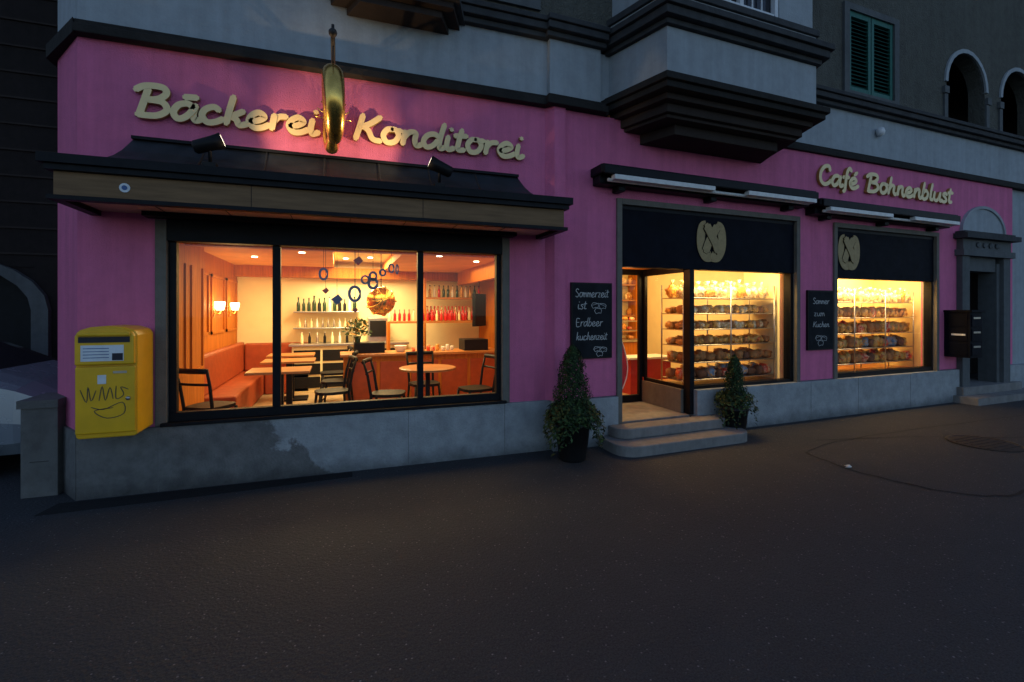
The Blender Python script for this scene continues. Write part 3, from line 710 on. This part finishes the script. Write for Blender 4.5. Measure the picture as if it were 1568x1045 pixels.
for k in range(3): lg.tube([(2.62+.2*math.cos(t*.4+k*2)*math.cos(t*.13),1.7+.2*math.sin(t*.4+k*2),1.72+.2*math.sin(t*.13)*math.cos(t*.4+k*2)) for t in range(17)],.012,'gold',6)
lg.build("brass_globe_lamp")
fl=Bd(); fl.lathe(2.35,2.7,[(.05,.94),(.07,1.0),(.04,1.12),(.06,1.2)],'greenbottle')
for i in range(160):
    a=random.uniform(0,6.28); rr=random.uniform(.02,.22); z=1.25+random.uniform(0,.25)-rr*.3
    v=Vector((2.35+rr*math.cos(a),2.7+rr*math.sin(a),z)); t=Vector((random.uniform(-1,1),random.uniform(-1,1),random.uniform(-.2,1))).normalized()*.04; w_=t.orthogonal().normalized()*.018
    fl.add([v-t,v+w_,v+t,v-w_],[(0,1,2,3)],random.choice(['leaf3','leaf','leaf3','ybag']))
fl.build("flower_arrangement")
def lamp(kind,loc,e,col,size=.1,name="room_light",rot=None,sy=None):
    l=D.lights.new(name,kind); l.energy=e; l.color=col
    if kind=="AREA": l.size=size
    if kind=="AREA" and sy: l.shape="RECTANGLE"; l.size_y=sy
    if kind=="POINT": l.shadow_soft_size=size
    o=D.objects.new(name,l); scene.collection.objects.link(o); o.location=bend(loc)
    if rot: o.rotation_euler=rot
    return o
WARM=(1,.66,.24); WARM2=(1,.76,.36); AMB=(1,.64,.22)
for n_,y in enumerate((3.0,4.1)):
    s_=Bd(); s_.box(.351,.38,y-.04,y+.04,1.5,1.72,'gold')
    for dy in (-.09,.09):
        s_.tube([(.37,y,1.56),(.43,y+dy*.6,1.54),(.45,y+dy,1.60)],.008,'gold',6)
        s_.lathe(.45,y+dy,[(.03,1.60),(.045,1.66),(.05,1.72)],'bulb',10)
    s_.build("wall_sconce" if n_==0 else "wall_sconce.001")
    lamp("POINT",(.62,y,1.68),6,WARM,.05,"sconce_light")
dl=Bd()
for (x,y,z) in ((.9,1.5,2.399),(.9,3.0,2.399),(1.6,2.2,2.399),(2.3,1.5,2.519),(2.3,2.6,2.519),(2.6,3.7,2.519),(3.4,1.6,2.359),(4.1,2.2,2.359),(3.4,3.4,2.359),(2.2,4.0,2.519)):
    dl.lathe(x,y,[(.04,z-.012),(.04,z-.001)],'downl',10)
dl.build("downlights")
lamp("AREA",(1.45,2.6,2.33),24,WARM,.5,sy=2.5); lamp("AREA",(2.4,3.6,2.48),110,WARM2,.8,sy=1.4); lamp("AREA",(3.7,2.3,2.32),40,WARM,1.2,sy=2.2); lamp("AREA",(2.6,.9,2.28),20,WARM,1.6,sy=.5)
mb=Bd(); mb.prism_z([(3.98,2.0),(4.02,1.97),(4.30,2.35),(4.26,2.38)],1.35,1.85,'blackmat'); mb.build("menu_board")

def table(x,y,name,rx=.36):
    t=Bd(); t.lathe(x,y,[(rx-.01,FZ+.72),(rx,FZ+.725),(rx,FZ+.745),(rx-.01,FZ+.75)],'table',24,False)
    t.tube([(x,y,FZ+.02),(x,y,FZ+.72)],.03,'black'); t.lathe(x,y,[(.22,FZ+.001),(.2,FZ+.03),(.04,FZ+.05)],'black'); t.build(name)
def tablesq(x0,x1,y0,y1,name):
    t=Bd(); t.box(x0,x1,y0,y1,FZ+.72,FZ+.75,'table'); cx,cy=(x0+x1)/2,(y0+y1)/2
    t.box(cx-.04,cx+.04,cy-.04,cy+.04,FZ+.03,FZ+.719,'black'); t.box(cx-.25,cx+.25,cy-.2,cy+.2,FZ+.001,FZ+.03,'black'); t.build(name,None,.005)
def chair(x,y,ang,name):
    t=Bd(); R=Matrix.Rotation(ang,3,'Z')
    def P(a,b_,c_): v=R@Vector((a,b_,0)); return (x+v.x,y+v.y,FZ+c_)
    n=14; ss=[(.20*math.copysign(abs(math.cos(k/n*6.283))**.6,math.cos(k/n*6.283)),.20*math.copysign(abs(math.sin(k/n*6.283))**.6,math.sin(k/n*6.283))) for k in range(n)]
    vs=[P(a,b_,.44) for a,b_ in ss]+[P(a,b_,.475) for a,b_ in ss]
    t.add(vs,[tuple(range(n))[::-1],tuple(range(n,2*n))]+[(k,(k+1)%n,(k+1)%n+n,k+n) for k in range(n)],'black')
    for sx in (-1,1):
        t.tube([P(sx*.19,-.20,0),P(sx*.16,-.16,.44)],[.012,.018],'black'); t.tube([P(sx*.20,.22,0),P(sx*.17,.17,.45),P(sx*.18,.21,.70),P(sx*.19,.26,.88)],[.012,.018,.016,.014],'black')
    t.tube([P(.185*k,.255+.02*(1-k*k),.86) for k in (-1,-.5,0,.5,1)],.028,'black')
    t.tube([P(.18*k,.225+.02*(1-k*k),.72) for k in (-1,-.5,0,.5,1)],.014,'black')
    t.tube([P(-.165,-.165,.22),P(.165,-.165,.22)],.009,'black'); t.tube([P(-.185,.19,.22),P(.185,.19,.22)],.009,'black')
    t.build(name)
tablesq(1.05,1.75,1.2,1.75,"cafe_table"); tablesq(1.05,1.75,2.4,2.95,"cafe_table.001"); table(3.15,1.1,"cafe_table.002"); tablesq(1.0,1.7,3.4,3.95,"cafe_table.003")
for i,(x,y,a) in enumerate(((.80,.85,2.6),(2.0,1.4,-1.4),(2.05,2.3,-1.7),(2.65,1.0,1.3),(3.75,1.0,-1.35),(3.2,1.65,.1),(2.0,3.3,-1.5))):
    chair(x,y,a,"bistro_chair" if i==0 else "bistro_chair.%03d"%i)

orn=Bd(); Y=.25
def ring(x,z,rx,rz,w_=.022,mat='mblue'):
    orn.ribbon([(x+rx*math.cos(t/16*6.283),z+rz*math.sin(t/16*6.283)) for t in range(17)],w_,Y,Y+.01,mat)
def string(x,z): orn.tube([(x,Y+.005,z),(x,Y+.005,2.3)],.0018,'black',4)
ring(1.93,1.97,.038,.055); string(1.93,2.03); ring(2.235,1.77,.055,.075,.03); string(2.235,1.85)
ring(2.42,1.96,.035,.04,.026); ring(2.42,1.88,.045,.05,.028); string(2.42,2.0)
ring(2.34,1.92,.036,.04,.02); ring(2.52,2.0,.03,.032,.02); ring(2.61,2.05,.026,.045,.018); ring(2.67,2.04,.012,.05,.014); string(2.61,2.1)
for x,z,s_,mt in ((2.27,2.12,.05,'mred'),(1.95,1.80,.035,'mred'),(2.06,1.71,.06,'mblue'),(2.24,1.60,.03,'mred')):
    orn.prism_y([(x-s_,z),(x,z-s_),(x+s_,z),(x+s_*.2,z+s_*.9)],Y,Y+.01,mt); string(x,z+s_*.5)
orn.build("hanging_window_ornaments")

# ------------------------------------------------------------------ shop interior
rs=empty("shop_interior"); r_=Bd()
r_.box(4.95,8.6,1.05,4.5,FZ,.235,'floor'); r_.box(6.45,8.6,.2,1.05,FZ,.235,'floor')
r_.box(5.0,8.6,4.4,4.5,.236,2.75,'cream'); r_.box(8.5,8.6,.2,4.399,.236,2.75,'cream'); r_.box(5.01,5.1,1.1,4.399,.236,2.75,'orange')
r_.box(5.0,8.6,1.12,4.5,2.7,2.8,'ceil'); r_.box(6.45,8.6,.2,1.12,2.7,2.8,'ceil')
r_.box(8.30,8.499,.22,.9,.236,2.69,'cream')
r_.box(6.452,8.288,.12,.9,.50,.559,'table')
r_.build("room_shell",rs)
dc=Bd()
dc.box(5.2,7.6,2.6,3.3,.236,1.0,'orange'); dc.box(5.2,7.6,2.55,3.3,1.001,1.04,'steel')
dc.box(6.5,7.3,1.5,1.9,.236,.8,'mred'); dc.box(6.45,7.35,1.45,1.95,.801,.83,'white')
for z in (1.2,1.38): dc.box(5.25,7.55,2.65,3.2,z,z+.012,'steel')
for i in range(60): dc.blob((random.uniform(5.3,7.5),random.uniform(2.65,3.1),random.choice([1.08,1.25,1.43])),(.06,.06,.035),random.choice(['wbag','brown','ybag','rbag']))
dc.build("cake_display_counter",None)
wsf=Bd()
for z in (1.1,1.45,1.8,2.15): wsf.box(5.2,8.4,4.1,4.39,z,z+.03,'table')
for x in (5.2,6.3,7.4,8.4): wsf.box(x,x+.04,4.08,4.39,.24,2.4,'orange')
for i in range(110):
    z=random.choice([1.13,1.48,1.83,2.18]); wsf.blob((random.uniform(5.25,8.35),4.22,z+.08),(.07,.06,.09),random.choice(['brown','ybag','obag','wbag','brown']),.2)
wsf.build("bread_shelves")
lamp("AREA",(6.9,2.6,2.66),70,AMB,2.5,sy=2.4); lamp("AREA",(7.3,.2,2.22),46,AMB,1.5,sy=.12,rot=(math.radians(38),0,0)); lamp("AREA",(7.3,.8,2.6),9,AMB,1.4,sy=.3); lamp("AREA",(5.8,1.7,2.66),24,WARM,.6,sy=.6); lamp("POINT",(5.85,.6,2.1),7,(1,.45,.18),.05)  # tilted lamp hidden behind the sign panel is added to brighten the pastries

def rack(x0,x1,ya,yb,zs,name,rows,posts):
    e=Bd()
    for z in zs: e.box(x0,x1,ya,yb,z,z+.012,'steel'); e.tube([(x0,ya-.004,z+.006),(x1,ya-.004,z+.006)],.009,'steel',6)
    for x in posts:
        for y in (ya-.015,yb+.015): e.tube([(x,y,.56),(x,y,zs[-1]+.2)],.011,'steel',6)
    e.build(name)
    g2=Bd()
    for z,(mats,hh,ww,kind) in zip(zs,rows):
        for y in (yb-.1,ya+.11):
            x=x0+.03
            while x<x1-.08:
                wd=ww*random.uniform(.75,1.25); mt=random.choice(mats); h_=hh*random.uniform(.75,1.12)
                g2.blob((x+wd/2,y+random.uniform(-.02,.02),z+.014+h_*.45),(wd*.5,.075,h_*.47),mt,.22,10,7,.75)
                if kind:
                    cx=x+wd/2; cz=z+.014+h_*.88
                    g2.lathe(cx,y,[(wd*.28,cz-.01),(.012,cz+.035),(.035,cz+.085)],'wbag',7); g2.lathe(cx,y,[(.016,cz+.028),(.016,cz+.042)],random.choice(['rbag','gold','obag']),6)
                x+=wd*random.uniform(.96,1.08)
    g2.build(name.split("_shelf")[0]+"_goods")
A=['obag','ybag','brown','rbag','obag','ybag']
rack(6.50,8.26,.28,.72,[.62,.86,1.10,1.32,1.54,1.76],"pastry_shelf",
 [(['brown2','brown','rbag','bluebag'],.16,.16,0),(['brown','obag','brown2'],.15,.13,0),(['ybag','brown','obag'],.12,.09,0),(['ybag','wbag','brown'],.12,.08,0),(['wbag','brown','ybag'],.12,.09,0),(['wbag','wbag','wbag','ybag'],.20,.14,1)],(6.52,7.38,8.24))
rack(9.28,11.70,.30,.68,[.70,.95,1.20,1.46,1.72],"biscuit_shelf",
 [(A+['brown2'],.19,.14,0),(A+['bluebag','brown2'],.19,.13,0),(A+['rbag','bluebag'],.20,.13,0),(A+['brown'],.18,.12,0),(['wbag','wbag','wbag','ybag'],.18,.13,1)],(9.30,10.1,10.9,11.68))
r3=empty("display_window_interior"); r_=Bd()
r_.box(8.9,11.99,1.1,1.2,.4,2.5,'cream'); r_.box(8.9,9.08,.2,1.1,.4,2.5,'cream'); r_.box(11.92,11.99,.2,1.1,.4,2.5,'cream'); r_.box(9.08,11.919,.15,1.1,.50,.56,'table'); r_.box(8.9,11.99,.2,1.1,2.4,2.5,'ceil')
r_.build("room_shell",r3)
lamp("AREA",(10.4,.8,2.36),30,(1,.62,.20),2.3,sy=.3); lamp("AREA",(10.4,.2,2.2),66,(1,.62,.22),2.2,sy=.12,rot=(math.radians(38),0,0))  # second one is an added, unseen lamp tilted back to brighten the shelf goods
# ------------------------------------------------------------------ ground
gd=Bd()
gd.add([(-120,-120,0),(4.35,-120,0),(4.35,120,0),(-120,120,0),(160,-120,0),(160,120,0)],[(0,1,2,3),(1,4,5,2)],'asphalt')
gd.build("ground")
stp=Bd(); stp.prism_z([(-.1,-.06),(-.15,-.30),(1.0,-.27),(2.2,-.20),(2.2,-.06)],0,.004,'asphd'); stp.build("asphalt_repair_strip")
ck=Bd()
def crackline(pts,w_,z=.004):
    P=cr(pts,6); P=[Vector((p_.x+random.uniform(-.02,.02),p_.y+random.uniform(-.02,.02))) for p_ in P]
    for i in range(len(P)-1):
        a,b_=P[i],P[i+1]; n=(b_-a).normalized(); n=Vector((-n.y,n.x))*w_*random.uniform(.5,1)
        ck.add([(a.x-n.x,a.y-n.y,z),(a.x+n.x,a.y+n.y,z),(b_.x+n.x,b_.y+n.y,z),(b_.x-n.x,b_.y-n.y,z)],[(0,1,2,3)],'crack')
crackline([(7.0,-1.2),(6.9,-1.9),(7.2,-2.6),(7.9,-2.75),(8.9,-2.6),(10.5,-2.9),(13,-2.9)],.018)
crackline([(7.6,-.9),(9,-1.3),(11,-2.2)],.008); crackline([(7.0,-1.2),(8.4,-1.0),(12,-1.1)],.007)
ck.build("pavement_cracks")
mh=Bd(); mh.lathe(9.36,-1.75,[(.36,.001),(.36,.012),(.33,.014),(.32,.008)],'iron',32,False)
for i in range(-3,4): mh.box(9.36-.26,9.36+.26,-1.75+i*.075-.012,-1.75+i*.075+.012,.008,.014,'iron')
mh.build("manhole_cover")
lt=Bd(); lt.blob((6.95,-1.72,.012),(.035,.025,.012),'white',.4); lt.build("litter")

# ------------------------------------------------------------------ left: cabinet, car, dark house
cb=Bd(); cb.box(-.46,-.21,.18,.60,0,.76,'conc'); cb.box(-.48,-.20,.16,.61,.761,.83,'conc'); cb.box(-.462,-.458,.25,.53,.1,.66,'joint'); cb.box(-.40,-.27,.176,.181,.30,.304,'crack'); cb.build("utility_cabinet",None,.012)
dh=empty("dark_neighbour_house"); d_=Bd()
d_.wall(-16,2,-.1,12,5.0,5.3,[(-5.2,-2.6,-.1,2.3)],'darkb')
for i in range(12): d_.box(-16,2,4.97,4.999,2.5+i*.42,2.53+i*.42,'soffit')
d_.box(-5.2,-2.6,5.6,5.7,0,2.4,'frame')
for x in (-5.42,-2.6): d_.box(x,x+.22,4.9,5.29,-.1,1.6,'portal')
for i in range(12):
    t0,t1=i*math.pi/12,(i+1)*math.pi/12
    d_.prism_y([(-3.9+k*math.cos(t),1.6+k*.6*math.sin(t)) for k,t in ((1.3,t0),(1.52,t0),(1.52,t1),(1.3,t1))],4.9,5.29,'portal')
    d_.prism_y([(-3.9+1.3*math.cos(t0),1.6+.78*math.sin(t0)),(-3.9+1.3*math.cos(t0),2.45),(-3.9+1.3*math.cos(t1),2.45),(-3.9+1.3*math.cos(t1),1.6+.78*math.sin(t1))],5.02,5.28,'darkb')
d_.build("walls",dh)
def car(x1,y0,name):
    e=empty(name); L=4.1; W=1.72; x0=x1-L
    secs=[(x1,.62,.30,.62,.64,.5),(x1-.08,.76,.22,.70,.74,.66),(x1-.30,.83,.20,.82,.88,.70),(x1-.60,.86,.20,.92,1.0,.74),(x1-.95,.86,.20,.95,1.18,.70),(x1-1.45,.86,.20,.97,1.42,.62),(x1-2.4,.86,.20,.97,1.47,.60),(x1-3.2,.86,.20,.96,1.42,.60),(x1-3.8,.84,.22,.96,1.10,.64),(x0+.05,.78,.25,.90,.95,.68),(x0,.68,.32,.80,.84,.6)]
    cy=y0+W/2; vs=[]
    for (x,hw,zb,zl,zt,ht) in secs:
        ring=[(hw*.9,zb),(hw,zb+.12),(hw*1.01,(zb+zl)/2),(hw*.98,zl),(ht,zt-.03),(ht*.7,zt),(-ht*.7,zt),(-ht,zt-.03),(-hw*.98,zl),(-hw*1.01,(zb+zl)/2),(-hw,zb+.12),(-hw*.9,zb)]
        n=len(ring); vs+=[(x,cy+a,b_) for a,b_ in ring]
    b_=Bd()
    for i in range(len(secs)-1):
        for k in range(n):
            mat='car'
            if 4<=i<=7 and k in (3,7): mat='glassdark'
            if i in (3,4) and k in (4,5,6): mat='glassdark'
            if i==7 and k in (4,5,6): mat='glassdark'
            q_=[i*n+k,i*n+(k+1)%n,(i+1)*n+(k+1)%n,(i+1)*n+k]
            b_.add([vs[j] for j in q_],[(3,2,1,0)],mat,True)
    b_.add(vs[:n],[tuple(range(n))],'car'); b_.add(vs[-n:],[tuple(range(n))[::-1]],'car')
    b_.build("body",e)
    d2=Bd()
    for xx in (x1-.75,x0+.75):
        for sy in (-1,1):
            yy=cy+sy*.80
            d2.tube([(xx,yy-.1,.31),(xx,yy+.1,.31)],.31,'rubber',24); d2.tube([(xx,yy-.105,.31),(xx,yy+.105,.31)],.19,'chrome',16)
    for sy in (-1,1):
        d2.blob((x1-.14,cy+sy*.60,.64),(.12,.17,.075),'lampglass',0); d2.blob((x1-1.2,cy+sy*.97,1.03),(.06,.09,.06),'car',0)
    d2.box(x1-.02,x1+.02,cy-.45,cy+.45,.36,.5,'black'); d2.box(x1+.021,x1+.03,cy-.25,cy+.25,.38,.47,'paper')
    d2.build("wheels_and_lamps",e)
car(-.55,.85,"parked_car")

# ------------------------------------------------------------------ sky, sun, camera
SEL,SAZ=33,-8
wd=D.worlds.new("World"); scene.world=wd; wd.use_nodes=True; nt=wd.node_tree
bg=nt.nodes["Background"]; sk=nt.nodes.new("ShaderNodeTexSky"); sk.sky_type='NISHITA'; sk.sun_disc=False
sk.sun_elevation=math.radians(SEL); sk.sun_rotation=math.radians(SAZ); sk.altitude=400; sk.ozone_density=2.5; sk.dust_density=1.5
nt.links.new(sk.outputs[0],bg.inputs[0]); bg.inputs[1].default_value=.145
l=D.lights.new("sun","SUN"); l.energy=.01; l.angle=math.radians(.5); l.color=(1,.8,.6)
so=D.objects.new("sun",l); scene.collection.objects.link(so)
az=math.radians(SAZ); el=math.radians(SEL); d=Vector((math.sin(az)*math.cos(el),math.cos(az)*math.cos(el),math.sin(el)))
so.rotation_euler=d.to_track_quat('Z','Y').to_euler()
cd=D.cameras.new("camera"); cd.sensor_width=36; cd.lens=740/1568*36; cd.shift_y=-47.5/1568; cd.clip_end=500; cd.clip_start=.05
co=D.objects.new("camera",cd); scene.collection.objects.link(co); co.location=(2.07,-5.08,1.6); co.rotation_euler=(math.radians(90),0,-math.atan(.36))
scene.camera=co
scene.view_settings.view_transform='Standard'; scene.view_settings.look='None'; scene.view_settings.exposure=0
